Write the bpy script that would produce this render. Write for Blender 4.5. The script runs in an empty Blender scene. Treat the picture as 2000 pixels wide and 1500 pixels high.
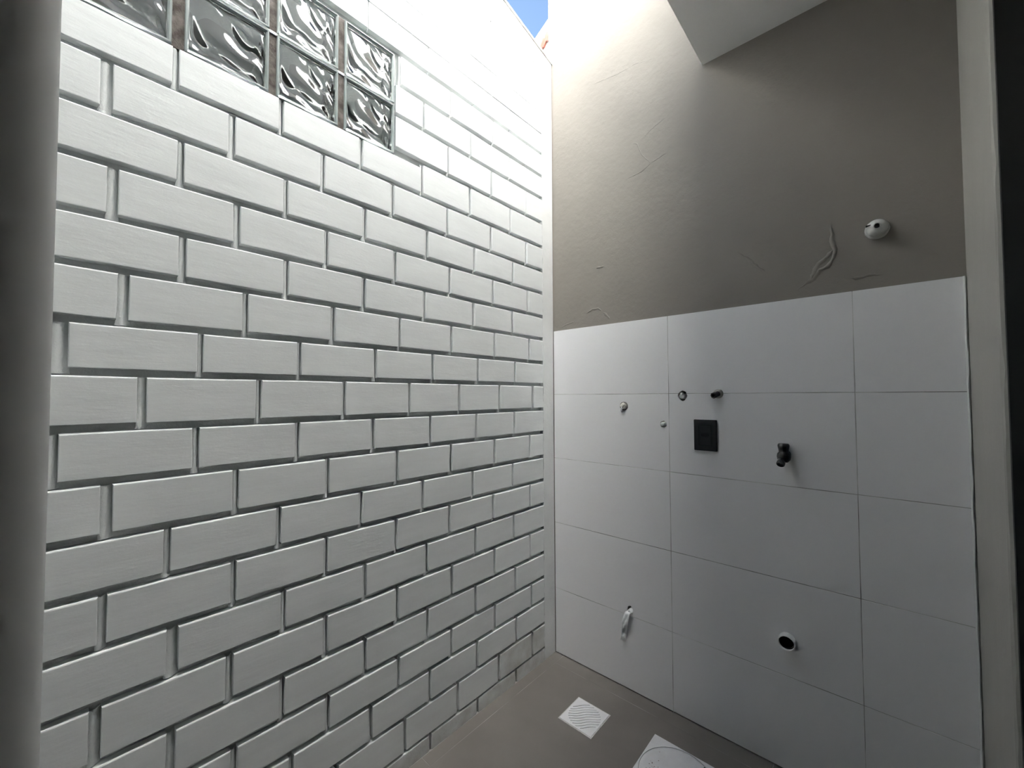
import bpy, bmesh, math, random
from mathutils import Vector, Matrix

rnd = random.Random(7)
sc = bpy.context.scene
COL = sc.collection

# ------------------------------------------------------------------ camera
F_PX = 792.2
YAW, PITCH, ROLL = math.radians(42.118), math.radians(1.686), math.radians(-0.238)
cam_d = bpy.data.cameras.new('camera')
cam_d.sensor_fit = 'HORIZONTAL'
cam_d.sensor_width = 36.0
cam_d.lens = F_PX / 2000.0 * 36.0
cam_d.clip_start = 0.01
cam = bpy.data.objects.new('camera', cam_d)
COL.objects.link(cam)
fw = Vector((-math.sin(YAW) * math.cos(PITCH), math.cos(YAW) * math.cos(PITCH), math.sin(PITCH)))
rt = Vector((math.cos(YAW), math.sin(YAW), 0))
up = rt.cross(fw)
r2 = rt * math.cos(ROLL) + up * math.sin(ROLL)
u2 = -rt * math.sin(ROLL) + up * math.cos(ROLL)
M = Matrix((r2, u2, -fw)).transposed().to_4x4()
M.translation = Vector((1.2557, -1.7095, 1.3060))
cam.matrix_world = M
sc.camera = cam

# ------------------------------------------------------------------ world, sun, exposure
SUN_ELEV = math.radians(22)
SUN_FROM = Vector((-1.0, 0.22, 0)).normalized()          # sun stands behind the brick wall
w = bpy.data.worlds.new('sky')
sc.world = w
w.use_nodes = True
nt = w.node_tree
nt.nodes.clear()
wo = nt.nodes.new('ShaderNodeOutputWorld')
bg = nt.nodes.new('ShaderNodeBackground')
sky = nt.nodes.new('ShaderNodeTexSky')
sky.sky_type = 'NISHITA'
sky.sun_disc = False
sky.sun_elevation = SUN_ELEV
sky.sun_rotation = math.atan2(SUN_FROM.x, SUN_FROM.y)
sky.air_density = 1.0
sky.dust_density = 0.1
sky.ozone_density = 1.0
nt.links.new(sky.outputs[0], bg.inputs[0])
bg.inputs[1].default_value = 0.30 / 16
nt.links.new(bg.outputs[0], wo.inputs[0])

sun_d = bpy.data.lights.new('sun', 'SUN')
sun_d.energy = 92.0 / 16
sun_d.angle = math.radians(0.53)
sun_d.color = (1.0, 0.985, 0.96)
sun = bpy.data.objects.new('sun', sun_d)
COL.objects.link(sun)
sdir = -(SUN_FROM * math.cos(SUN_ELEV) + Vector((0, 0, math.sin(SUN_ELEV))))
sun.rotation_euler = sdir.to_track_quat('-Z', 'Y').to_euler()
sun.location = (-4, 1, 6)

sc.view_settings.view_transform = 'Standard'
sc.view_settings.look = 'None'
sc.view_settings.exposure = 4.0
sc.view_settings.gamma = 1.0
sc.view_settings.use_curve_mapping = False

# ------------------------------------------------------------------ materials
def mat(name, color, rough=0.6, spec=0.5, metallic=0.0, var=0.0, var_scale=4.0, var_stretch=(1, 1, 1),
        color2=None, bumps=(), transmission=0.0, ior=1.5, coat=0.0, specks=None):
    """Principled material; bumps = [(scale, strength, distance, stretch)], specks = (scale, threshold, colour)"""
    m = bpy.data.materials.new(name)
    m.use_nodes = True
    n, l = m.node_tree.nodes, m.node_tree.links
    b = n['Principled BSDF']
    b.inputs['Base Color'].default_value = (*color, 1)
    b.inputs['Roughness'].default_value = rough
    b.inputs['Specular IOR Level'].default_value = spec
    b.inputs['Metallic'].default_value = metallic
    b.inputs['Transmission Weight'].default_value = transmission
    b.inputs['IOR'].default_value = ior
    b.inputs['Coat Weight'].default_value = coat
    tc = n.new('ShaderNodeTexCoord')

    def noise(scale, stretch=(1, 1, 1), detail=4.0, rough_=0.55):
        mp = n.new('ShaderNodeMapping')
        mp.inputs['Scale'].default_value = stretch
        l.new(tc.outputs['Object'], mp.inputs['Vector'])
        t = n.new('ShaderNodeTexNoise')
        t.inputs['Scale'].default_value = scale
        t.inputs['Detail'].default_value = detail
        t.inputs['Roughness'].default_value = rough_
        l.new(mp.outputs[0], t.inputs['Vector'])
        return t
    src = None
    if var > 0 or color2 is not None:
        t = noise(var_scale, var_stretch)
        mx = n.new('ShaderNodeMix')
        mx.data_type = 'RGBA'
        c2 = color2 if color2 is not None else tuple(c * (1 - var) for c in color)
        mx.inputs['A'].default_value = (*color, 1)
        mx.inputs['B'].default_value = (*c2, 1)
        rp = n.new('ShaderNodeMapRange')
        rp.inputs['From Min'].default_value = 0.35
        rp.inputs['From Max'].default_value = 0.68
        l.new(t.outputs['Fac'], rp.inputs['Value'])
        l.new(rp.outputs[0], mx.inputs['Factor'])
        src = mx.outputs['Result']
    if specks:
        s_, th, cc = specks
        t = noise(s_, (1, 1, 1), 5.0, 0.6)
        rp = n.new('ShaderNodeMapRange')
        rp.inputs['From Min'].default_value = th
        rp.inputs['From Max'].default_value = th + 0.03
        l.new(t.outputs['Fac'], rp.inputs['Value'])
        mx = n.new('ShaderNodeMix')
        mx.data_type = 'RGBA'
        if src is not None:
            l.new(src, mx.inputs['A'])
        else:
            mx.inputs['A'].default_value = (*color, 1)
        mx.inputs['B'].default_value = (*cc, 1)
        l.new(rp.outputs[0], mx.inputs['Factor'])
        src = mx.outputs['Result']
    if src is not None:
        l.new(src, b.inputs['Base Color'])
    prev = None
    for (s_, st, dist, stretch) in bumps:
        t = noise(s_, stretch, 6.0, 0.6)
        bp = n.new('ShaderNodeBump')
        bp.inputs['Strength'].default_value = st
        bp.inputs['Distance'].default_value = dist
        l.new(t.outputs['Fac'], bp.inputs['Height'])
        if prev is not None:
            l.new(prev, bp.inputs['Normal'])
        prev = bp.outputs[0]
    if prev is not None:
        l.new(prev, b.inputs['Normal'])
    return m

MT = {}
MT['brick'] = mat('white_brick_paint', (0.875, 0.90, 0.895), 0.45, 0.4, var=0.05, var_scale=5, var_stretch=(1, 1, 6),
                  bumps=[(9, 0.22, 0.004, (1, 1, 5)), (70, 0.16, 0.0012, (1, 0.4, 2.5)), (26, 0.22, 0.0025, (1, 0.6, 1.6)), (160, 0.12, 0.0008, (1, 1, 1))])
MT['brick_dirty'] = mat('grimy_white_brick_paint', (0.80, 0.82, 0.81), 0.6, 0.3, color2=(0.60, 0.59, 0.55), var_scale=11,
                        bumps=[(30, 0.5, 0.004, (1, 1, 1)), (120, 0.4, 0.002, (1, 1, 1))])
MT['mortar'] = mat('white_mortar_paint', (0.86, 0.88, 0.87), 0.6, 0.3, var=0.06, var_scale=9,
                   bumps=[(60, 0.6, 0.004, (1, 1, 1)), (220, 0.4, 0.002, (1, 1, 1))],
                   specks=(22, 0.745, (0.10, 0.09, 0.08)))
MT['render_white'] = mat('white_painted_render', (0.87, 0.885, 0.875), 0.6, 0.3, var=0.06, var_scale=8,
                         bumps=[(40, 0.5, 0.004, (1, 1, 1)), (160, 0.35, 0.002, (1, 1, 1))])
MT['plaster'] = mat('greige_plaster_paint', (0.265, 0.243, 0.218), 0.55, 0.35, var=0.10, var_scale=2.2,
                    bumps=[(7, 0.35, 0.012, (1, 1, 1)), (45, 0.35, 0.004, (1, 1, 1)), (260, 0.3, 0.001, (1, 1, 1))])
MT['plaster_grey'] = mat('grey_plaster_jamb', (0.40, 0.39, 0.355), 0.6, 0.3, var=0.12, var_scale=3, var_stretch=(1, 1, 0.4),
                         bumps=[(10, 0.3, 0.008, (1, 1, 0.5)), (120, 0.3, 0.002, (1, 1, 1))])
MT['jamb_paint'] = mat('grey_jamb_paint', (0.80, 0.79, 0.76), 0.5, 0.3, var=0.04, var_scale=3)
MT['interior'] = mat('interior_pale_paint', (0.66, 0.66, 0.65), 0.7, 0.3)
MT['ceiling'] = mat('ceiling_paint', (0.90, 0.90, 0.88), 0.6, 0.3, var=0.04, var_scale=3,
                    bumps=[(25, 0.2, 0.003, (1, 1, 1))])
MT['tile'] = mat('light_grey_satin_tile', (0.85, 0.85, 0.865), 0.25, 0.5, var=0.015, var_scale=1.5,
                 bumps=[(3, 0.05, 0.004, (1, 1, 1))])
MT['grout'] = mat('patchy_grout', (0.80, 0.80, 0.78), 0.8, 0.2, color2=(0.10, 0.10, 0.10), var_scale=4)
MT['floor'] = mat('taupe_floor_tile', (0.215, 0.197, 0.182), 0.38, 0.45, var_scale=3.0, color2=(0.18, 0.164, 0.15),
                  bumps=[(30, 0.06, 0.002, (1, 1, 1))], specks=(9, 0.74, (0.30, 0.28, 0.26)))
MT['floor_grout'] = mat('floor_grout', (0.48, 0.46, 0.44), 0.85, 0.2, var=0.6, var_scale=5)
MT['concrete'] = mat('cement', (0.30, 0.285, 0.26), 0.85, 0.2, var=0.4, var_scale=20,
                     bumps=[(80, 0.6, 0.004, (1, 1, 1))])
MT['dark_cement'] = mat('dark_wet_cement', (0.10, 0.085, 0.075), 0.9, 0.2, color2=(0.26, 0.23, 0.21), var_scale=28,
                        bumps=[(120, 0.9, 0.006, (1, 1, 1))])
MT['hole'] = mat('dark_hole', (0.03, 0.028, 0.026), 0.95, 0.1)  # near-black stands in for the shade inside holes and bores
MT['pvc'] = mat('white_pvc', (0.90, 0.90, 0.885), 0.32, 0.5, var=0.05, var_scale=30)
MT['pvc_dirty'] = mat('dirty_white_pvc', (0.70, 0.69, 0.67), 0.35, 0.5, var=0.25, var_scale=40)
MT['cover'] = mat('white_plastic_cover', (0.85, 0.85, 0.87), 0.38, 0.5, var=0.10, var_scale=14,
                  specks=(26, 0.70, (0.22, 0.18, 0.16)))
MT['tape'] = mat('translucent_white_tape', (0.92, 0.93, 0.94), 0.45, 0.5, var=0.10, var_scale=60,
                 bumps=[(90, 0.6, 0.004, (1, 1, 1))])
MT['tape_cream'] = mat('cream_thread_tape', (0.86, 0.83, 0.76), 0.5, 0.5, var=0.3, var_scale=90,
                       bumps=[(110, 0.8, 0.004, (1, 1, 1))])
MT['grime'] = mat('brown_grime', (0.20, 0.15, 0.13), 0.9, 0.1)
MT['black'] = mat('black_satin_plastic', (0.012, 0.012, 0.014), 0.22, 0.5)
MT['black_matte'] = mat('black_matte_plastic', (0.006, 0.006, 0.007), 0.5, 0.4)
MT['metal'] = mat('brushed_steel', (0.42, 0.41, 0.39), 0.3, 0.5, metallic=1.0)
MT['dark_metal'] = mat('dark_blackened_metal', (0.06, 0.055, 0.05), 0.35, 0.5, metallic=0.6)
MT['coping'] = mat('galvanised_coping', (0.55, 0.54, 0.50), 0.45, 0.5, metallic=0.3, var=0.3, var_scale=14)
MT['red_clay'] = mat('red_clay', (0.30, 0.11, 0.085), 0.85, 0.2, color2=(0.20, 0.15, 0.13), var_scale=9)
MT['fascia'] = mat('white_fascia_paint', (0.85, 0.86, 0.86), 0.5, 0.3)
MT['charcoal'] = mat('charcoal_black', (0.03, 0.03, 0.03), 0.6, 0.3, specks=(14, 0.74, (0.2, 0.2, 0.2)))
MT['upper'] = mat('white_bounce_wall_paint', (0.88, 0.88, 0.87), 0.7, 0.3)

def glass_mat(name, tint, ior, rough=0.0):
    return mat(name, tint, rough, 0.5, transmission=1.0, ior=ior)
MT['glass'] = glass_mat('clear_glass', (0.93, 0.98, 0.965), 1.62, 0.01)
MT['glass_rim'] = mat('pale_green_glass_rim', (0.72, 0.80, 0.785), 0.12, 0.6, transmission=0.55, ior=1.5)

# ------------------------------------------------------------------ mesh helpers
def link(name, me, material=None, parent=None):
    o = bpy.data.objects.new(name, me)
    if material is not None:
        me.materials.append(MT[material])
    COL.objects.link(o)
    if parent is not None:
        o.parent = parent
    return o

def pd(name, verts, faces, material, parent=None, smooth=False):
    me = bpy.data.meshes.new(name)
    me.from_pydata([tuple(v) for v in verts], [], faces)
    if smooth:
        for p_ in me.polygons:
            p_.use_smooth = True
    me.update()
    return link(name, me, material, parent)

def from_bm(name, bm, material, parent=None, smooth=False):
    bmesh.ops.recalc_face_normals(bm, faces=bm.faces[:])
    me = bpy.data.meshes.new(name)
    bm.to_mesh(me)
    bm.free()
    if smooth:
        for p_ in me.polygons:
            p_.use_smooth = True
    return link(name, me, material, parent)

def bm_box(bm, x0, x1, y0, y1, z0, z1):
    vs = [bm.verts.new(c) for c in ((x0, y0, z0), (x1, y0, z0), (x1, y1, z0), (x0, y1, z0),
                                    (x0, y0, z1), (x1, y0, z1), (x1, y1, z1), (x0, y1, z1))]
    for f in ((0, 3, 2, 1), (4, 5, 6, 7), (0, 1, 5, 4), (1, 2, 6, 5), (2, 3, 7, 6), (3, 0, 4, 7)):
        bm.faces.new([vs[i] for i in f])
    return vs

def box(name, b, material, parent=None, bevel=0.0, seg=2):
    bm = bmesh.new()
    bm_box(bm, *b)
    if bevel > 0:
        bmesh.ops.bevel(bm, geom=bm.edges[:], offset=bevel, segments=seg, affect='EDGES', profile=0.5)
    return from_bm(name, bm, material, parent)

def prism(name, pts, axis, a0, a1, material, parent=None):
    """extrude a 2-D polygon along an axis; pts are the two other coordinates in xyz order"""
    def v(p, a):
        return {'x': (a, p[0], p[1]), 'y': (p[0], a, p[1]), 'z': (p[0], p[1], a)}[axis]
    n = len(pts)
    bm = bmesh.new()
    A = [bm.verts.new(v(p, a0)) for p in pts]
    B = [bm.verts.new(v(p, a1)) for p in pts]
    bm.faces.new(A)
    bm.faces.new(B[::-1])
    for i in range(n):
        bm.faces.new((A[i], B[i], B[(i + 1) % n], A[(i + 1) % n]))
    return from_bm(name, bm, material, parent)

def lathe(name, prof, material, parent=None, axis=(0, -1, 0), origin=(0, 0, 0), seg=32, wob=0.0, smooth=True):
    """prof: (radius, distance along axis)"""
    ax = Vector(axis).normalized()
    t = Vector((0, 0, 1)) if abs(ax.z) < 0.9 else Vector((1, 0, 0))
    e1 = ax.cross(t).normalized()
    e2 = ax.cross(e1).normalized()
    o = Vector(origin)
    verts, faces = [], []
    wv = [1 + wob * rnd.uniform(-1, 1) for _ in range(seg)]
    for (r, h) in prof:
        for k in range(seg):
            a = 2 * math.pi * k / seg
            verts.append(o + ax * h + (e1 * math.cos(a) + e2 * math.sin(a)) * max(r, 1e-5) * wv[k])
    for i in range(len(prof) - 1):
        for k in range(seg):
            k2 = (k + 1) % seg
            faces.append((i * seg + k, i * seg + k2, (i + 1) * seg + k2, (i + 1) * seg + k))
    bm = bmesh.new()
    bv = [bm.verts.new(v) for v in verts]
    for f in faces:
        bm.faces.new([bv[i] for i in f])
    bmesh.ops.remove_doubles(bm, verts=bm.verts[:], dist=2e-5)
    ob = from_bm(name, bm, material, parent, smooth)
    if smooth:
        mod = ob.modifiers.new('edge_split', 'EDGE_SPLIT')
        mod.split_angle = math.radians(40)
    return ob

def tube(name, pts, radii, material, parent=None, seg=12, smooth=True):
    pts = [Vector(p) for p in pts]
    bm = bmesh.new()
    rings = []
    for i, p in enumerate(pts):
        d = (pts[min(i + 1, len(pts) - 1)] - pts[max(i - 1, 0)]).normalized()
        t = Vector((0.3, 0.2, 1)) if abs(d.z) < 0.9 else Vector((1, 0.1, 0))
        e1 = d.cross(t).normalized()
        e2 = d.cross(e1).normalized()
        r = radii[i] if hasattr(radii, '__len__') else radii
        rings.append([bm.verts.new(p + (e1 * math.cos(2 * math.pi * k / seg) + e2 * math.sin(2 * math.pi * k / seg)) * r)
                      for k in range(seg)])
    for a, b in zip(rings[:-1], rings[1:]):
        for k in range(seg):
            bm.faces.new((a[k], a[(k + 1) % seg], b[(k + 1) % seg], b[k]))
    bm.faces.new(rings[0])
    bm.faces.new(rings[-1][::-1])
    return from_bm(name, bm, material, parent, smooth)

def empty(name, loc, label=None, cat=None, group=None):
    o = bpy.data.objects.new(name, None)
    o.empty_display_size = 0.05
    o.location = loc
    COL.objects.link(o)
    if label:
        o['label'] = label
        o['category'] = cat
    if group:
        o['group'] = group
    return o

def struct(o, label=None):
    o['kind'] = 'structure'
    if label:
        o['label'] = label
    return o

def cut(o, cutters):
    """boolean difference, result baked into the mesh; cutters are removed"""
    for c in cutters:
        md = o.modifiers.new('cut', 'BOOLEAN')
        md.operation = 'DIFFERENCE'
        md.solver = 'EXACT'
        md.object = c
    bpy.context.view_layer.update()
    dg = bpy.context.evaluated_depsgraph_get()
    me = bpy.data.meshes.new_from_object(o.evaluated_get(dg))
    o.modifiers.clear()
    old = o.data
    nm = old.name
    o.data = me
    bpy.data.meshes.remove(old)
    me.name = nm

def drop(objs):
    for c in objs:
        me = c.data
        bpy.data.objects.remove(c)
        bpy.data.meshes.remove(me)

def recalc_now():
    bpy.context.view_layer.update()

# ================================================================== SETTING
Z_SLAB = 2.645
X_EDGE = 0.754
X_R = 1.448
Y_RET = -0.385
Y_END = -4.5
Y_BW = -4.5                          # the boundary wall runs to the end of the passage
X_IN = 3.6
Z_TILE = 1.641
TOP0, TSLOPE = 3.068, 0.213          # brick wall top: height at the corner, rise per metre towards the viewer

# --- brick wall: mortar body
GL_Y = [(-1.738, -1.549), (-1.525, -1.337), (-1.318, -1.140), (-1.120, -0.938)]
GL_Z = [(2.166, 2.343), (2.349, 2.528)]
MORTAR_X = -0.020
ye = Y_BW
wall_left = prism('wall_left', [(0.149, -0.02), (ye, -0.02), (ye, TOP0 - TSLOPE * ye), (0.149, TOP0 - TSLOPE * 0.149)], 'x', -0.13, MORTAR_X, 'mortar')
struct(wall_left, 'white painted brick boundary wall with recessed mortar joints')
c1 = box('cutter', (-0.3, 0.2, GL_Y[0][0] - 0.002, GL_Y[3][1] + 0.002, GL_Z[0][0] - 0.002, GL_Z[1][1] + 0.002), None)
cut(wall_left, [c1])
drop([c1])

# rows: height of the top edge, groove above it, vertical joints (y) measured along the wall
ROWS = [
    (2.991, 0.008, [-0.214, -0.453, -0.684]),
    (2.874, 0.012, [-0.117, -0.351, -0.584, -0.811]),
    (2.757, 0.0045, [-0.199, -0.443, -0.684]),
    (2.649, 0.0045, [-0.324, -0.555, -0.792, -1.039]),
    (2.538, 0.017, [-0.209, -0.440, -0.681, -0.913]),
    (2.421, 0.0165, [-0.331, -0.573, -0.812]),
    (2.3055, 0.0165, [-0.211, -0.451, -0.695]),
    (2.180, 0.0165, [-0.327, -0.578, -0.819, -1.061, -1.304, -1.540]),
    (2.0545, 0.0165, [-0.213, -0.455, -0.700, -0.944, -1.185, -1.422, -1.658]),
    (1.934, 0.0165, [-0.311, -0.554, -0.797, -1.047, -1.289, -1.527]),
    (1.819, 0.0165, [-0.204, -0.442, -0.686, -0.932, -1.172, -1.408, -1.644]),
    (1.699, 0.0165, [-0.313, -0.560, -0.807, -1.049, -1.286, -1.520]),
    (1.5845, 0.0165, [-0.194, -0.431, -0.678, -0.913, -1.150, -1.385, -1.623]),
    (1.465, 0.0165, [-0.297, -0.535, -0.769, -1.007, -1.248, -1.481, -1.717]),
    (1.353, 0.0165, [-0.168, -0.403, -0.637, -0.872, -1.113, -1.351, -1.588]),
    (1.231, 0.0165, [-0.304, -0.543, -0.779, -1.013, -1.251, -1.487, -1.723]),
    (1.1147, 0.0165, [-0.192, -0.435, -0.680, -0.921, -1.163, -1.401, -1.642]),
    (0.994, 0.0165, [-0.317, -0.565, -0.813, -1.054, -1.297, -1.538]),
    (0.8765, 0.0165, [-0.192, -0.445, -0.688, -0.925, -1.165, -1.403, -1.644]),
    (0.7575, 0.0165, [-0.311, -0.550, -0.795, -1.039, -1.282, -1.525]),
    (0.6395, 0.0165, [-0.196, -0.437, -0.675, -0.919, -1.164, -1.409, -1.651]),
    (0.5165, 0.0165, [-0.302, -0.550, -0.791, -1.037, -1.283, -1.524]),
    (0.397, 0.017, [-0.186, -0.437, -0.678, -0.913, -1.156, -1.396]),
    (0.2885, 0.016, [-0.296, -0.542, -0.780, -1.016, -1.257]),
    (0.1735, 0.013, [-0.182, -0.413, -0.645, -0.886]),
    (0.057, 0.009, [-0.301, -0.540, -0.777]),
]
WIDE = {(13, 6): 0.024, (19, 5): 0.022, (8, 6): 0.020, (16, 6): 0.019, (12, 6): 0.020, (10, 6): 0.018, (9, 2): 0.018,
        (17, 1): 0.017, (20, 6): 0.018, (21, 5): 0.017, (20, 5): 0.016}
Y_CORNER = -0.086
Y_BRICK_END = -2.45

def brick_mesh(y0, y1, z0, z1, r=0.0032, top_cut=None):
    """rounded brick whose painted face lies at x = 0 (a little uneven)"""
    x_f = rnd.uniform(-0.0008, 0.0008)
    j = lambda s: rnd.uniform(-s, s)
    ym = (y0 + y1) / 2 + j(0.03)
    base = [(y0 + j(.0008), z0 + j(.0009)), (ym, z0 + j(.0009)), (y1 + j(.0008), z0 + j(.0009)),
            (y1 + j(.0008), z1 + j(.0009)), (ym, z1 + j(.0009)), (y0 + j(.0008), z1 + j(.0009))]
    cy, cz = (y0 + y1) / 2, (z0 + z1) / 2
    rings = [(-0.030, 0.0), (-r, 0.0), (-r * 0.3, r * 0.3), (0.0, r)]
    verts, faces = [], []
    for (dx, ins) in rings:
        for (y, z) in base:
            sy = 0 if abs(y - cy) < 0.04 * (y1 - y0) / 0.24 + 0.02 and y not in (base[0][0], base[2][0], base[3][0], base[5][0]) else (1 if y > cy else -1)
            sz = 1 if z > cz else -1
            ki = 1.0 if sz > 0 else 0.45
            verts.append((x_f + dx * (1.0 if dx < -0.01 or sz > 0 else 0.45), y - sy * ins * 0.5, z - sz * ins * ki))
    for k in range(len(rings) - 1):
        for i in range(6):
            i2 = (i + 1) % 6
            faces.append((k * 6 + i, k * 6 + i2, (k + 1) * 6 + i2, (k + 1) * 6 + i))
    faces.append(tuple(18 + i for i in range(6)))
    return verts, faces

def in_window(ya, yb, za, zb):
    return yb > GL_Y[0][0] and ya < GL_Y[3][1] and zb > GL_Z[0][0] + 0.02 and za < GL_Z[1][1] - 0.02

mj_v, mj_f = [], []          # mortar standing in the vertical joints

def add_mortar_joint(yc, wd, z0, z1):
    hw = wd / 2 + 0.001
    n = 5
    cols = [(-hw, -0.0085), (-hw * 0.55, -0.0050), (hw * 0.0, -0.0055), (hw * 0.5, -0.0115), (hw, -0.0190)]
    b0 = len(mj_v)
    for i in range(n + 1):
        z = z0 + (z1 - z0) * i / n
        flare = 0.004 if i == 0 else 0.0
        for (dy, x) in cols:
            mj_v.append((x - rnd.uniform(0, .0012), yc + dy * (1 + flare * 60) + rnd.uniform(-.0005, .0005), z))
    for i in range(n):
        for k in range(len(cols) - 1):
            a = b0 + i * len(cols) + k
            mj_f.append((a, a + 1, a + 1 + len(cols), a + len(cols)))

for ri, (zt, gap, joints) in enumerate(ROWS):
    z1 = zt
    z0 = ROWS[ri + 1][0] + ROWS[ri + 1][1] if ri + 1 < len(ROWS) else 0.0
    js = list(joints)
    while js[-1] > Y_BRICK_END:
        js.append(js[-1] - 0.2405 + rnd.uniform(-.003, .003))
    thin = gap < 0.007
    jw = [WIDE.get((ri, k), (0.004 if thin or ri == 2 else rnd.uniform(0.0125, 0.0160) if ri > 6 else rnd.uniform(0.008, 0.011))) for k in range(len(js))]
    ys = [(Y_CORNER, 0.0)] + list(zip(js, jw))
    for k in range(len(ys) - 1):
        yb = ys[k][0] - ys[k][1] / 2
        ya = ys[k + 1][0] + ys[k + 1][1] / 2
        if yb - ya < 0.02:
            continue
        if in_window(ya, yb, z0, z1):
            if yb - (GL_Y[3][1] + 0.006) > 0.02 and ya < GL_Y[3][1]:
                ya = GL_Y[3][1] + 0.006
            elif ya >= GL_Y[3][1]:
                pass
            elif ya < GL_Y[0][0] and GL_Y[0][0] - ya > 0.05:
                yb = GL_Y[0][0] - 0.008
            else:
                continue
        zz1 = z1
        if ri == 7 and ya < GL_Y[3][1]:
            zz1 = min(z1, GL_Z[0][0] - 0.003)
        r = 0.0035 if ri > 6 else 0.0022
        v, f = brick_mesh(ya, yb, z0, zz1, r)
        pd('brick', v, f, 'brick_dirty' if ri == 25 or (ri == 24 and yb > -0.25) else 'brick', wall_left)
        if k + 1 < len(ys) - 1 and not in_window(ys[k + 1][0] - .01, ys[k + 1][0] + .01, z0, z1):
            add_mortar_joint(ys[k + 1][0], ys[k + 1][1], z0 - (ROWS[ri + 1][1] if ri + 1 < len(ROWS) else 0) * 0.8, zz1 - 0.001)
mj = pd('mortar_joint_fill', mj_v, mj_f, 'mortar', wall_left, smooth=True)
mj['kind'] = 'stuff'

# plain rendered strip down the corner and the rendered top of the wall
def wobbly_strip(name, pts_outer, x_face, material, parent):
    return prism(name, pts_outer, 'x', -0.03, x_face, material, parent)
pts = [(0.0, 0.0), (0.0, TOP0)]
zz = 2.62
pts += [(Y_CORNER - 0.001, TOP0 - TSLOPE * Y_CORNER)]
while zz > 0.0:
    pts.append((Y_CORNER - 0.001 + rnd.uniform(-.0025, .0025), zz))
    zz -= 0.02
pts.append((Y_CORNER, 0.0))
prism('corner_render', pts, 'x', -0.03, 0.0006, 'render_white', wall_left)
e_top = ROWS[0][0] + 0.004
prism('top_render', [(Y_CORNER, e_top), (Y_CORNER, TOP0 - TSLOPE * Y_CORNER), (Y_BW, TOP0 - TSLOPE * Y_BW), (Y_BW, e_top)], 'x', -0.03, 0.0004, 'render_white', wall_left)
cp = prism('coping', [(0.003, TOP0), (Y_BW, TOP0 - TSLOPE * Y_BW), (Y_BW, TOP0 + 0.011 - TSLOPE * Y_BW), (0.003, TOP0 + 0.011)], 'x', -0.14, 0.006, 'coping', wall_left)

# --- glass block window
win = empty('window_1', (0, -1.34, 2.16))
struct(win, 'two rows of wavy clear glass blocks high in the brick wall')
def mesh_in(parent, o):
    o.parent = parent
    o.matrix_parent_inverse = Matrix.Translation(-parent.location)
    return o
# dark cement between the blocks
bm = bmesh.new()
for a, b_ in ((0, 1), (1, 2), (2, 3)):
    bm_box(bm, -0.10, -0.006, GL_Y[a][1] - 0.003, GL_Y[b_][0] + 0.003, GL_Z[0][0] - 0.002, GL_Z[1][1] + 0.002)
mesh_in(win, from_bm('cement_joint', bm, 'dark_cement'))
box_f = bmesh.new()
bm_box(box_f, -0.10, -0.003, GL_Y[0][0], GL_Y[3][1], GL_Z[0][1] - 0.001, GL_Z[1][0] + 0.001)
mesh_in(win, from_bm('bed_joint', box_f, 'mortar'))

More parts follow.
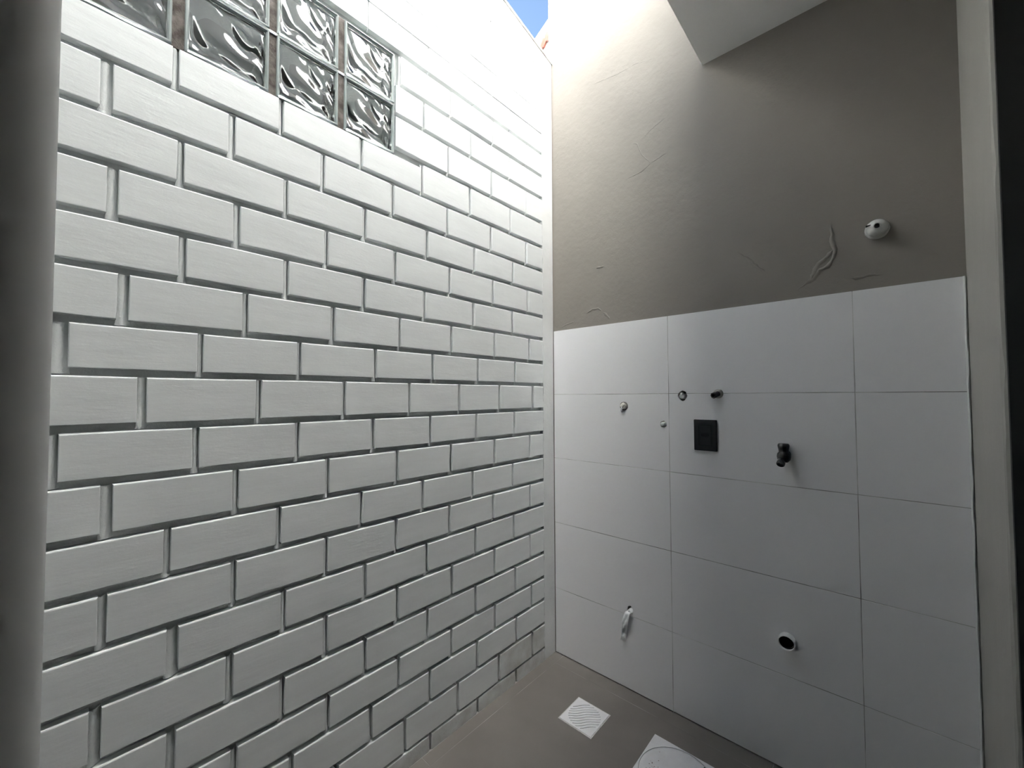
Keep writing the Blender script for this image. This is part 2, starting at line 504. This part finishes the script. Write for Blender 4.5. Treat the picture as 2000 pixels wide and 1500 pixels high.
def glass_block(y0, y1, z0, z1, seed):
    rr = random.Random(seed)
    g = empty('glass_block', (0, 0, 0))
    g.parent = win
    g.matrix_parent_inverse = Matrix.Translation(-win.location)
    b = 0.0095
    # rim: rounded square frame of glass, standing slightly proud
    bm = bmesh.new()
    loops = []
    prof = [(-0.075, 0.0), (-0.002, 0.0), (0.0015, 0.0018), (0.0015, b * 0.55), (-0.002, b * 0.9), (-0.006, b)]
    for (x, ins) in prof:
        loops.append([bm.verts.new((x, y, z)) for (y, z) in ((y0 + ins, z0 + ins), (y1 - ins, z0 + ins), (y1 - ins, z1 - ins), (y0 + ins, z1 - ins))])
    for A, B in zip(loops[:-1], loops[1:]):
        for i in range(4):
            bm.faces.new((A[i], A[(i + 1) % 4], B[(i + 1) % 4], B[i]))
    rim = from_bm('rim', bm, 'glass_rim', g)
    # wavy front pane: a solid sheet about 8 mm thick
    def sheet(name, xf, amp, flip, n=44):
        ya, yb, za, zb = y0 + b * .8, y1 - b * .8, z0 + b * .8, z1 - b * .8
        verts, faces = [], []
        ph = rr.uniform(0, 0.6)
        def h(s, t):
            # diagonal folds that fan out from the lower right corner
            u = s * 0.78 + t * 0.62
            v = -s * 0.55 + t * 0.85
            wv = (math.sin(9.2 * u + 2.6 * math.sin(3.1 * v + ph) + 0.6) * 0.55
                  + math.sin(15.0 * u - 5.0 * v + 1.7 * math.sin(6 * u) + ph) * 0.26
                  + math.sin(7.0 * v + 2.0 * math.sin(5 * u + 1.0)) * 0.40)
            e = min(s, 1 - s, t, 1 - t)
            fade = min(1.0, e / 0.10)
            return wv * fade * (2 - fade)
        for i in range(n + 1):
            for k in range(n + 1):
                s, t = i / n, k / n
                verts.append((xf + amp * h(s, t), ya + (yb - ya) * s, za + (zb - za) * t))
        N = (n + 1) ** 2
        for i in range(n + 1):
            for k in range(n + 1):
                s, t = i / n, k / n
                verts.append((xf - flip * 0.014, ya + (yb - ya) * s, za + (zb - za) * t))
        for i in range(n):
            for k in range(n):
                a = i * (n + 1) + k
                faces.append((a, a + n + 1, a + n + 2, a + 1))
                faces.append((N + a, N + a + 1, N + a + n + 2, N + a + n + 1))
        for i in range(n):
            a, c = i * (n + 1), i * (n + 1) + n
            faces.append((a, a + n + 1, N + a + n + 1, N + a)[::-1])
            faces.append((c, c + n + 1, N + c + n + 1, N + c))
            a, c = i, n * (n + 1) + i
            faces.append((a, a + 1, N + a + 1, N + a))
            faces.append((c, c + 1, N + c + 1, N + c)[::-1])
        o = pd(name, verts, faces, 'glass', g, smooth=True)
        bm2 = bmesh.new()
        bm2.from_mesh(o.data)
        bmesh.ops.recalc_face_normals(bm2, faces=bm2.faces[:])
        bm2.to_mesh(o.data)
        bm2.free()
        return o
    sheet('pane', -0.0085, 0.0060, 1)
    return g
sd = 1
for (z0, z1) in GL_Z:
    for (y0, y1) in GL_Y:
        glass_block(y0, y1, z0, z1, sd)
        sd += 1
# the closed room behind the glass blocks
room = prism('wall_neighbour_room', [(-1.95, 1.7), (-0.75, 1.7), (-0.75, 2.85), (-1.95, 2.85)], 'x', -1.1, -0.08, 'interior')
sun_blk = box('sun_blocker_tall', (-3.2, -1.11, -6.0, -0.33, -0.02, 4.72), 'fascia')  # unseen block added to keep sun off the foot of the bounce wall
struct(sun_blk, 'unseen block added beyond the brick wall to cut the sun')
struct(box('sun_blocker_low', (-3.2, -1.11, -0.33, 0.70, -0.02, 4.02), 'fascia'), 'lower unseen block added to cut the sun near the corner')  # second added block, lower, lets more sun reach the corner
c1 = box('cutter', (-1.0, 0.0, -1.85, -0.85, 1.8, 2.75), None)
cut(room, [c1])
drop([c1])
struct(room)

# --- back wall: plaster above, tiles below
wall_back = prism('wall_back', [(0.008, -0.02), (0.008, Z_TILE - 0.004), (0.005, Z_TILE - 0.004), (0.005, 4.3), (0.15, 4.3), (0.15, -0.02)], 'x', -0.0199, 1.70, 'plaster')
struct(wall_back, 'greige plastered wall tiled white grey below')
def hole_poly(cx, cz, r, n=18, wob=0.1, seed=0, sx=1.0, sz=1.0):
    q = random.Random(seed)
    return [(cx + math.cos(2 * math.pi * i / n) * r * sx * (1 + q.uniform(-wob, wob)),
             cz + math.sin(2 * math.pi * i / n) * r * sz * (1 + q.uniform(-wob, wob))) for i in range(n)]
HOLES = {
    'plug_a': hole_poly(0.3946, 1.2575, 0.0205, 20, 0.04, 1),
    'plug_b': hole_poly(0.6560, 1.3040, 0.0195, 16, 0.09, 2, 0.95, 1.1),
    'plug_c': hole_poly(0.5745, 1.1828, 0.0150, 14, 0.08, 3),
    'tape': hole_poly(0.4125, 0.3520, 0.0165, 14, 0.10, 4, 0.9, 1.1),
}
cutters = {k: prism('cutter', v, 'y', -0.02, 0.075, None) for k, v in HOLES.items()}
cut(wall_back, list(cutters.values()))
XS = [0.0045, 0.5986, 1.1986, 1.4405]
ZS = [1.641, 1.3128, 0.9858, 0.6577, 0.3264, 0.004]
g2 = 0.0009
for i in range(3):
    for k in range(5):
        xa, xb = XS[i] + (g2 if i else 0), XS[i + 1] - (g2 if i < 2 else 0)
        za, zb = ZS[k + 1] + g2, ZS[k] - (g2 if k else 0)
        dy = rnd.uniform(-0.0004, 0.0004)
        t = box('tile', (xa, xb, dy, 0.0082, za, zb), 'tile', wall_back, bevel=0.0006, seg=1)
        cs = [cutters[n_] for n_, pl in HOLES.items()
              if any(xa - .001 < q[0] < xb + .001 and za - .001 < q[1] < zb + .001 for q in pl)]
        if cs:
            cut(t, cs)
# grout in the joints, uneven and partly missing
bm = bmesh.new()
for x in XS[1:3]:
    bm_box(bm, x - 0.0012, x + 0.0012, 0.0005, 0.0079, 0.0, Z_TILE - 0.001)
for z in ZS[1:5]:
    bm_box(bm, 0.006, XS[3], 0.0006, 0.0078, z - 0.0012, z + 0.0012)
gr = from_bm('grout', bm, 'grout', wall_back)
cut(gr, list(cutters.values()))
drop(list(cutters.values()))
# near-black linings put the shade of the deep holes into their colour
for k, pl in HOLES.items():
    cx = sum(q[0] for q in pl) / len(pl)
    cz = sum(q[1] for q in pl) / len(pl)
    n = len(pl)
    vs = [(q[0] + (q[0] - cx) * .02, 0.004, q[1] + (q[1] - cz) * .02) for q in pl] + [(q[0], 0.07, q[1]) for q in pl]
    fs = [(i, (i + 1) % n, n + (i + 1) % n, n + i) for i in range(n)] + [tuple(range(n, 2 * n))]
    pd('hole_lining', vs, fs, 'hole', wall_back)
# white bead of grout closing the tiles against the return wall
zs = [0.02 + i * 0.045 for i in range(37)]
bm = bmesh.new()
prev = None
for i, z in enumerate(zs + [Z_TILE]):
    wv = 0.0030 + 0.0008 * math.sin(i * 1.7) + rnd.uniform(-.0006, .0006)
    ring = [bm.verts.new((X_R - 0.0075 - wv * .3, 0.006, z)), bm.verts.new((X_R - 0.0072 - wv * .3, -0.0018, z)), bm.verts.new((X_R - 0.0072 + wv, -0.0028, z)), bm.verts.new((X_R + 0.001, 0.006, z))]
    if prev:
        for k in range(3):
            bm.faces.new((prev[k], prev[k + 1], ring[k + 1], ring[k]))
    else:
        bm.faces.new(ring)
    prev = ring
bm.faces.new(prev[::-1])
from_bm('grout_bead', bm, 'render_white', wall_back)

# ridges and drips in the plaster
def ridge(pts, wd, ht, name='plaster_ridge', y=0.005):
    P = [Vector((a, 0, b)) for a, b in pts]
    Q = []
    for a, b in zip(P[:-1], P[1:]):
        n = max(2, int((b - a).length / 0.008))
        for i in range(n):
            Q.append(a.lerp(b, i / n))
    Q.append(P[-1])
    verts, faces = [], []
    N = len(Q)
    for i, q in enumerate(Q):
        d = (Q[min(i + 1, N - 1)] - Q[max(i - 1, 0)]).normalized()
        s = Vector((-d.z, 0, d.x))
        e = min(1.0, 0.15 + min(i, N - 1 - i) / (0.2 * N))
        ww = wd * e * rnd.uniform(0.6, 1.4)
        hh = ht * e * rnd.uniform(0.5, 1.3)
        c = q + s * rnd.uniform(-.3, .3) * wd
        verts += [(c.x - s.x * ww, y + .0005, c.z - s.z * ww), (c.x - s.x * ww * .35, y - hh, c.z - s.z * ww * .35),
                  (c.x + s.x * ww * .35, y - hh * .9, c.z + s.z * ww * .35), (c.x + s.x * ww, y + .0005, c.z + s.z * ww)]
    for i in range(N - 1):
        for k in range(3):
            a = i * 4 + k
            faces.append((a, a + 1, a + 5, a + 4))
    return pd(name, verts, faces, 'plaster', wall_back, smooth=True)
for pts_, wd_, ht_ in [
    ([(0.445, 2.454), (0.474, 2.44), (0.481, 2.411), (0.497, 2.376), (0.536, 2.328)], 0.0022, 0.0016),
    ([(0.536, 2.328), (0.489, 2.305), (0.415, 2.299)], 0.0026, 0.0016),
    ([(0.536, 2.328), (0.573, 2.338), (0.604, 2.346)], 0.0022, 0.0014),
    ([(0.498, 2.45), (0.539, 2.478), (0.605, 2.502)], 0.0014, 0.0009),
    ([(0.226, 2.837), (0.378, 2.813), (0.467, 2.812), (0.566, 2.786)], 0.0014, 0.0009),
    ([(1.148, 1.877), (1.152, 1.852), (1.152, 1.82), (1.158, 1.789), (1.154, 1.76), (1.137, 1.737), (1.115, 1.728), (1.097, 1.702), (1.079, 1.693), (1.053, 1.673)], 0.0065, 0.0036),
    ([(1.157, 1.79), (1.138, 1.772), (1.115, 1.751), (1.101, 1.719), (1.089, 1.698)], 0.0075, 0.0036),
    ([(0.867, 1.85), (0.901, 1.818), (0.921, 1.793), (0.942, 1.771), (0.961, 1.75)], 0.006, 0.0022),
    ([(1.188, 1.686), (1.219, 1.681), (1.244, 1.686), (1.271, 1.682)], 0.006, 0.0024),
    ([(0.199, 1.71), (0.234, 1.725), (0.264, 1.725), (0.286, 1.707)], 0.005, 0.0032),
    ([(0.292, 1.702), (0.329, 1.667)], 0.007, 0.0026),
    ([(0.258, 1.92), (0.30, 1.921)], 0.004, 0.003),
    ([(1.366, 1.74), (1.381, 1.725), (1.394, 1.713)], 0.006, 0.0018),
    ([(0.049, 1.657), (0.093, 1.672), (0.13, 1.678)], 0.004, 0.0018),
]:
    ridge(pts_, wd_, ht_)

# --- return wall on the right with a chipped edge; its far face shuts off the dark interior
bm = bmesh.new()
prev = None
for i in range(61):
    z = -0.02 + (Z_SLAB + 0.02) * i / 60
    ch = abs(rnd.gauss(0, 0.0016)) + (0.004 if i in (31, 41, 17) else 0)
    ring = [bm.verts.new(c) for c in ((X_R, 0.012, z), (X_R, Y_RET + 0.006 + ch, z), (X_R + 0.002 + ch * .5, Y_RET + 0.002, z),
                                      (X_R + 0.007 + ch, Y_RET, z), (X_IN, Y_RET, z), (X_IN, 0.012, z))]
    if prev:
        for k in range(6):
            bm.faces.new((prev[k], prev[(k + 1) % 6], ring[(k + 1) % 6], ring[k]))
    else:
        bm.faces.new(ring)
    prev = ring
bm.faces.new(prev[::-1])
struct(from_bm('wall_right', bm, 'plaster_grey'), 'grey plastered return wall beside the tiles')

tr = box('dark_face_1', (X_R + 0.008, X_IN, Y_RET - 0.012, Y_RET, -0.02, Z_SLAB), 'charcoal')  # thin near-black box covering the whole front face of the wall
struct(tr, 'thin charcoal sheet on the front of the grey return wall')

# --- house wall whose rounded end stands close on the left
RJ = 0.035
jx, jy = 0.858, -1.751
xo = 0.762
pts = []
for k in range(13):
    a = math.radians(0 + 90 * k / 12)
    pts.append((jx + RJ * math.cos(a), jy + RJ * math.sin(a)))
for k in range(13):
    a = math.radians(90 + 90 * k / 12)
    pts.append((xo + RJ + RJ * math.cos(a), jy + RJ * math.sin(a)))
pts += [(xo, Y_END), (jx + RJ, Y_END)]
wh = prism('wall_near', pts, 'z', -0.02, Z_SLAB, 'jamb_paint')
for p_ in wh.data.polygons:
    p_.use_smooth = True
wh.modifiers.new('edge_split', 'EDGE_SPLIT').split_angle = math.radians(30)
struct(wh, 'rounded grey end of the house wall close to the viewer')

# --- interior behind the viewer, passage end, floor, slab and the added bounce wall above it
struct(box('wall_front', (-0.13, X_IN + 0.1, Y_END - 0.12, Y_END, -0.02, 3.4), 'interior'))
struct(box('wall_interior', (X_IN, X_IN + 0.12, Y_END, Y_RET + 0.4, -0.02, Z_SLAB), 'interior'))
slab = box('ceiling', (X_EDGE, X_IN + 0.12, Y_END, 0.005, Z_SLAB, Z_SLAB + 0.13), 'ceiling')
struct(slab, 'flat pale concrete slab over the recess')
Y_COVER = -2.3  # added cover starts here and darkens the left of the brick wall
zr = TOP0 - TSLOPE * Y_COVER + 0.02
struct(prism('sky_cover', [(Y_COVER, zr), (Y_END, zr), (Y_END, zr + 0.12), (Y_COVER, zr + 0.12)], 'x', -0.25, X_EDGE + 0.01, 'ceiling'), 'unseen slab added over the passage to hold back skylight')
struct(box('bounce_wall', (X_EDGE + 0.01, X_EDGE + 0.16, Y_END, 0.005, Z_SLAB + 0.13, 13.0), 'upper'))  # unseen tall wall added to bounce sunlight down onto the bricks

floor = box('floor', (-0.02, X_IN + 0.1, Y_END, 0.02, -0.12, -0.0004), 'floor_grout')
struct(floor, 'taupe tiled floor')
XF = [0.0, 0.050, 0.95, 1.85, 2.75, 3.6]
YF = [0.006, -0.068, -0.815, -1.56, -2.305, -3.05, -3.80, -4.5]
for i in range(len(XF) - 1):
    for k in range(len(YF) - 1):
        if XF[i] > 1.4 and YF[k] > -0.3:
            continue
        box('floor_tile', (XF[i] + .0008, XF[i + 1] - .0008, YF[k + 1] + .0008, YF[k] - .0008, -0.010, 0.0), 'floor', floor, bevel=0.0005, seg=1)

# ================================================================== THINGS
# --- floor drain grate
dr = empty('floor_drain', (0.338, -0.264, 0.0), 'small square white drain grate with wavy slots set in the taupe floor', 'drain')
h = 0.0765
plate = box('grate', (-h + .004, h - .004, -h + .004, h - .004, 0.0, 0.0042), 'cover', dr, bevel=0.0008, seg=1)
bm = bmesh.new()
e1 = Vector((1, 1, 0)).normalized()
e2 = Vector((-1, 1, 0)).normalized()
for s in range(10):
    v0 = (s - 4.6) * 0.0125
    half = math.sqrt(max(0.0, 0.066 ** 2 - v0 ** 2)) * 0.98
    if half < 0.012:
        half = 0.02
    n = 18
    top, bot = [], []
    for i in range(n + 1):
        u = -half + 2 * half * i / n
        wv = 0.0022 * math.sin(u * 75 + 0.6)
        top.append(e1 * u + e2 * (v0 + wv + 0.0014))
        bot.append(e1 * u + e2 * (v0 + wv - 0.0014))
    loop = top + bot[::-1]
    A = [bm.verts.new((q.x, q.y, -0.01)) for q in loop]
    B = [bm.verts.new((q.x, q.y, 0.02)) for q in loop]
    bm.faces.new(A)
    bm.faces.new(B[::-1])
    for i in range(len(loop)):
        bm.faces.new((A[i], A[(i + 1) % len(loop)], B[(i + 1) % len(loop)], B[i]))
ct = from_bm('cutter', bm, None)
ct.parent = dr
recalc_now()
cut(plate, [ct])
drop([ct])
bm = bmesh.new()
lo = [[bm.verts.new((sx * q, sy * q, z)) for sx, sy in ((-1, -1), (1, -1), (1, 1), (-1, 1))] for q, z in ((h, 0.0), (h, 0.0024), (h - .0038, 0.0026), (h - .0042, 0.0))]
for A, B in zip(lo[:-1], lo[1:]):
    for i in range(4):
        bm.faces.new((A[i], A[(i + 1) % 4], B[(i + 1) % 4], B[i]))
from_bm('frame', bm, 'pvc_dirty', dr)
box('well', (-h + .006, h - .006, -h + .006, h - .006, 0.0, 0.0006), 'hole', dr)

# --- inspection box cover at the lower edge of the picture
cv = empty('inspection_cover', (0.717, -0.288, 0.0), 'larger white square inspection cover with round lid near the tiled wall', 'cover')
h = 0.130
fr = box('frame', (-h, h, -h, h, 0.0, 0.0050), 'cover', cv, bevel=0.001, seg=1)
ct = lathe('cutter', [(0.0, -0.02), (0.1262, -0.02), (0.1262, 0.03), (0.0, 0.03)], None, cv, axis=(0, 0, 1), seg=64, smooth=False)
recalc_now()
cut(fr, [ct])
drop([ct])
lathe('lid', [(0.0, 0.0), (0.1246, 0.0), (0.1246, 0.0036), (0.1236, 0.0044), (0.112, 0.0044), (0.111, 0.0040), (0.0, 0.0040)], 'cover', cv, axis=(0, 0, 1), seg=64)
box('lid_notch', (0.055, 0.066, 0.104, 0.108, 0.0040, 0.0047), 'black_matte', cv)

gq = random.Random(12)
bm = bmesh.new()
for k in range(34):
    cx = -0.062 + gq.gauss(0, 0.022)
    cy = -0.010 + gq.gauss(0, 0.016)
    rr_ = gq.uniform(0.0008, 0.0022)
    ring = [bm.verts.new((cx + rr_ * math.cos(q_ * 1.0472) * gq.uniform(.7, 1.5), cy + rr_ * math.sin(q_ * 1.0472), 0.0043)) for q_ in range(6)]
    bm.faces.new(ring)
gs = from_bm('grime_spots', bm, 'grime', cv)
gs['kind'] = 'stuff'

# --- power outlet
po = empty('power_outlet', (0.7437, 0.0, 1.1477), 'black rectangular wall outlet plate on the grey tiles', 'outlet')
box('plate', (-0.0428, 0.0428, -0.0095, -0.0002, -0.0612, 0.0612), 'black', po, bevel=0.0028, seg=3)
bm = bmesh.new()
q = [(0.0265, 0.0435, -0.0096), (0.0265, 0.0435, -0.0106), (0.0235, 0.0405, -0.0106), (0.0225, 0.0395, -0.0092)]
lo = [[bm.verts.new((sx * a, y, sz * b_)) for sx, sz in ((-1, -1), (1, -1), (1, 1), (-1, 1))] for a, b_, y in q]
for A, B in zip(lo[:-1], lo[1:]):
    for i in range(4):
        bm.faces.new((A[i], A[(i + 1) % 4], B[(i + 1) % 4], B[i]))
from_bm('module_frame', bm, 'black', po)
mod_ = box('module', (-0.0223, 0.0223, -0.0104, -0.009, -0.0393, 0.0393), 'black', po, bevel=0.0006, seg=1)
ov = []
for k in range(24):
    a = 2 * math.pi * k / 24
    ov.append((0.0140 * math.copysign(abs(math.cos(a)) ** 0.6, math.cos(a)) + 0.0, 0.0075 * math.copysign(abs(math.sin(a)) ** 0.8, math.sin(a)) + 0.001))
ct = prism('cutter', ov, 'y', -0.02, -0.0092, None)
ct.parent = po
recalc_now()
cut(mod_, [ct])
drop([ct])
sk = prism('socket', [(a * 1.08, (b_ - .001) * 1.08 + .001) for a, b_ in ov], 'y', -0.0096, -0.0093, 'black_matte', po)
for s in (-1, 1):
    lathe('contact_hole', [(0.0, 0.0), (0.0021, 0.0), (0.0021, 0.0002), (0.0, 0.0002)], 'hole', po, origin=(s * 0.0055, -0.0096, 0.001), seg=12)

# --- black valve tap
tp = empty('wall_tap', (1.0065, 0.0, 1.096), 'small black tap with upright knob on the grey tiles', 'tap')
lathe('wall_flange', [(0.0, 0.0), (0.017, 0.0), (0.0165, 0.003), (0.0125, 0.005), (0.0, 0.005)], 'black', tp)
lathe('inlet', [(0.0105, 0.002), (0.0105, 0.020), (0.0, 0.020)], 'black', tp)
lathe('body', [(0.0, -0.024), (0.012, -0.023), (0.0195, -0.014), (0.021, -0.004), (0.0195, 0.006), (0.015, 0.012), (0.0135, 0.016), (0.0, 0.016)], 'black', tp, axis=(0, 0, 1), origin=(0, -0.031, 0))
lathe('knob', [(0.0, 0.010), (0.0145, 0.010), (0.0155, 0.020), (0.0180, 0.032), (0.0180, 0.036), (0.0150, 0.041), (0.0, 0.0425)], 'black', tp, axis=(0, 0, 1), origin=(0, -0.031, 0), seg=10, smooth=False)
lathe('spout', [(0.0, 0.0), (0.0118, 0.0), (0.0118, 0.022), (0.0128, 0.024), (0.0128, 0.034), (0.0112, 0.036), (0.009, 0.036), (0.008, 0.030), (0.0, 0.030)], 'black', tp, axis=(-0.12, -0.72, -0.62), origin=(-0.002, -0.034, -0.006))

# --- white drain pipe
dp = empty('drain_pipe', (1.000, 0.0, 0.452), 'open white plastic drain pipe end sticking out of the lower tiles', 'pipe')
lathe('pipe', [(0.0255, 0.0), (0.0255, 0.026), (0.0245, 0.0275), (0.0228, 0.0275), (0.0222, 0.026), (0.0222, 0.002)], 'pvc', dp, seg=48)
lathe('seal_ring', [(0.0222, 0.020), (0.0200, 0.018), (0.0195, 0.012), (0.0222, 0.010)], 'black_matte', dp, seg=48)
lathe('pipe_depth', [(0.0222, 0.010), (0.0218, 0.0015), (0.0, 0.0013)], 'hole', dp, seg=48)

# --- shower outlet fitting on the plaster
sh = empty('shower_outlet', (1.263, 0.005, 1.826), 'white plastic pipe fitting high on the plaster at right', 'pipe')
lathe('collar', [(0.0, 0.0), (0.0300, 0.0), (0.0305, 0.004), (0.0290, 0.010), (0.0270, 0.013), (0.0, 0.013)], 'pvc_dirty', sh, wob=0.02)
lathe('cap', [(0.0265, 0.010), (0.0258, 0.024), (0.0225, 0.034), (0.0150, 0.041), (0.0085, 0.043), (0.0072, 0.042), (0.0068, 0.034), (0.0, 0.034)], 'pvc_dirty', sh)
lathe('threaded_insert', [(0.0062, 0.036), (0.0062, 0.0455), (0.0040, 0.0455), (0.0036, 0.037), (0.0, 0.037)], 'hole', sh)
box('wrench_slot', (-0.026, -0.007, -0.0405, -0.030, 0.0050, 0.0078), 'hole', sh)

# --- metal stub with round flange
ms = empty('metal_pipe_stub', (0.792, 0.0, 1.3113), 'steel pipe stub with round flange above the black outlet', 'pipe')
lathe('flange', [(0.0, 0.0), (0.0185, 0.0), (0.0180, 0.0025), (0.0135, 0.0040), (0.0, 0.0040)], 'metal', ms)
lathe('stub', [(0.0105, 0.002), (0.0105, 0.020), (0.0120, 0.021), (0.0120, 0.032), (0.0095, 0.0335), (0.0072, 0.0335), (0.0070, 0.020), (0.0, 0.020)], 'dark_metal', ms, axis=(-0.30, -0.90, -0.22), seg=8, smooth=False)
lathe('bore', [(0.0068, 0.030), (0.0068, 0.021), (0.0, 0.0205)], 'hole', ms, axis=(-0.30, -0.90, -0.22), seg=24)

# --- taped plugs sitting in the drilled holes
pa = empty('taped_pipe_end', (0.3936, 0.0, 1.2580), 'pipe end wrapped in cream tape in round hole nearest the brick wall', 'pipe')
lathe('pipe_end', [(0.0, 0.010), (0.010, 0.009), (0.0145, 0.004), (0.0150, -0.030), (0.0, -0.030)], 'tape_cream', pa, wob=0.10, seg=20)
for k in range(4):
    a = k * 1.25 + 0.4
    tube('tape_twist', [(0.012 * math.cos(a), 0.002, 0.012 * math.sin(a)), (0.006 * math.cos(a + .5), -0.011, 0.006 * math.sin(a + .5)), (-0.005 * math.cos(a), -0.013, -0.006 * math.sin(a))], [0.004, 0.0036, 0.002], 'tape_cream', pa, seg=7)
tube('tape_tail', [(-0.003, -0.010, -0.004), (-0.006, -0.012, -0.016), (-0.009, -0.007, -0.026)], [0.004, 0.0042, 0.0012], 'tape', pa, seg=7)
lathe('mortar_ring', [(0.0152, 0.002), (0.0205, -0.002), (0.0205, -0.02), (0.0152, -0.02)], 'concrete', pa, wob=0.06, seg=20)

pb = empty('pipe_plug', (0.6560, 0.0, 1.3040), 'white plug in the dark ragged hole on the upper tile joint', 'plug')
lathe('plug', [(0.0, 0.009), (0.0060, 0.008), (0.0105, 0.003), (0.0110, -0.060), (0.0, -0.060)], 'pvc', pb, origin=(-0.002, 0, -0.002), wob=0.05, seg=20)
lathe('plug_tab', [(0.0, 0.013), (0.0045, 0.011), (0.0052, -0.002), (0.0, -0.004)], 'pvc', pb, origin=(-0.001, 0, 0.008), seg=14)

pc = empty('pipe_plug', (0.5740, 0.0, 1.1830), 'white plug in the small round hole left of the outlet', 'plug')
lathe('plug', [(0.0, 0.011), (0.0050, 0.010), (0.0090, 0.005), (0.0102, -0.060), (0.0, -0.060)], 'pvc', pc, origin=(-0.0005, 0, 0.001), wob=0.04, seg=20)
lathe('plug_recess', [(0.0, 0.0116), (0.0036, 0.0112), (0.0040, 0.0102), (0.0, 0.0100)], 'pvc_dirty', pc, origin=(-0.001, 0, 0.0), seg=14)

# --- strip of white tape hanging from the lowest hole
tg = empty('hanging_tape', (0.4110, 0.0, 0.3500), 'crumpled white plastic strip hanging from the low hole in the tiles', 'tape')
n, m_ = 26, 6
verts, faces = [], []
qq = random.Random(5)
for i in range(n + 1):
    t = i / n
    zc = -0.004 - 0.125 * max(0, t - 0.14) / 0.86
    out = 0.016 * min(1, t / 0.14) - 0.006 + (0.020 * math.sin(min(1, t * 1.25) * math.pi) * 0.8)
    xc = 0.001 - 0.030 * t ** 1.2
    wd = 0.0120 * (0.85 + 0.40 * math.sin(t * 2.6)) * (1 - 0.15 * t)
    for k in range(m_ + 1):
        s = k / m_ - 0.5
        fold = 0.0020 * math.sin(s * 9 + t * 14) + qq.uniform(-.0008, .0008)
        endj = -0.010 * math.cos(s * 12) * max(0, t - 0.85) / 0.15
        verts.append((xc + s * 2 * wd, -(out + fold) - 0.001, zc + endj))
for i in range(n):
    for k in range(m_):
        a = i * (m_ + 1) + k
        faces.append((a, a + 1, a + m_ + 2, a + m_ + 1))
strip = pd('strip', verts, faces, 'tape', tg, smooth=True)
sm = strip.modifiers.new('thickness', 'SOLIDIFY')
sm.thickness = 0.0012
lathe('wad', [(0.0, 0.012), (0.007, 0.010), (0.011, 0.002), (0.011, -0.015), (0.0, -0.015)], 'tape', tg, origin=(0.003, 0, -0.004), wob=0.14, seg=14)

# --- neighbour's roof seen over the wall
nb = empty('neighbour_roof', (-1.35, 1.20, 0.0), 'red clay roof edge with white bargeboard rising beyond the white wall', 'roof')
prism('gable_wall', [(-0.9, 3.2), (0.75, 3.2), (0.75, 4.77), (0.46, 4.655), (0.30, 4.56), (-0.9, 3.9)], 'y', 0.0, 0.25, 'concrete', nb)
prism('bargeboard', [(-0.9, 3.905), (0.30, 4.565), (0.47, 4.665), (0.75, 4.80), (0.75, 4.835), (0.46, 4.700), (0.28, 4.597), (-0.9, 3.95)], 'y', -0.04, 0.26, 'fascia', nb)
for k in range(5):
    bm = bmesh.new()
    cx = 0.395 + 0.045 * k
    zc = 4.56 + 0.032 * k
    bm_box(bm, cx - 0.018, cx + 0.014, -0.02, 0.10, zc - 0.10, zc + 0.025)
    bmesh.ops.bevel(bm, geom=bm.edges[:], offset=0.006, segments=2, affect='EDGES', profile=0.5)
    bmesh.ops.rotate(bm, verts=bm.verts[:], cent=(cx, 0, zc), matrix=Matrix.Rotation(math.radians(28 + 6 * (k % 2)), 3, 'Y'))
    from_bm('clay_tile', bm, 'red_clay', nb)
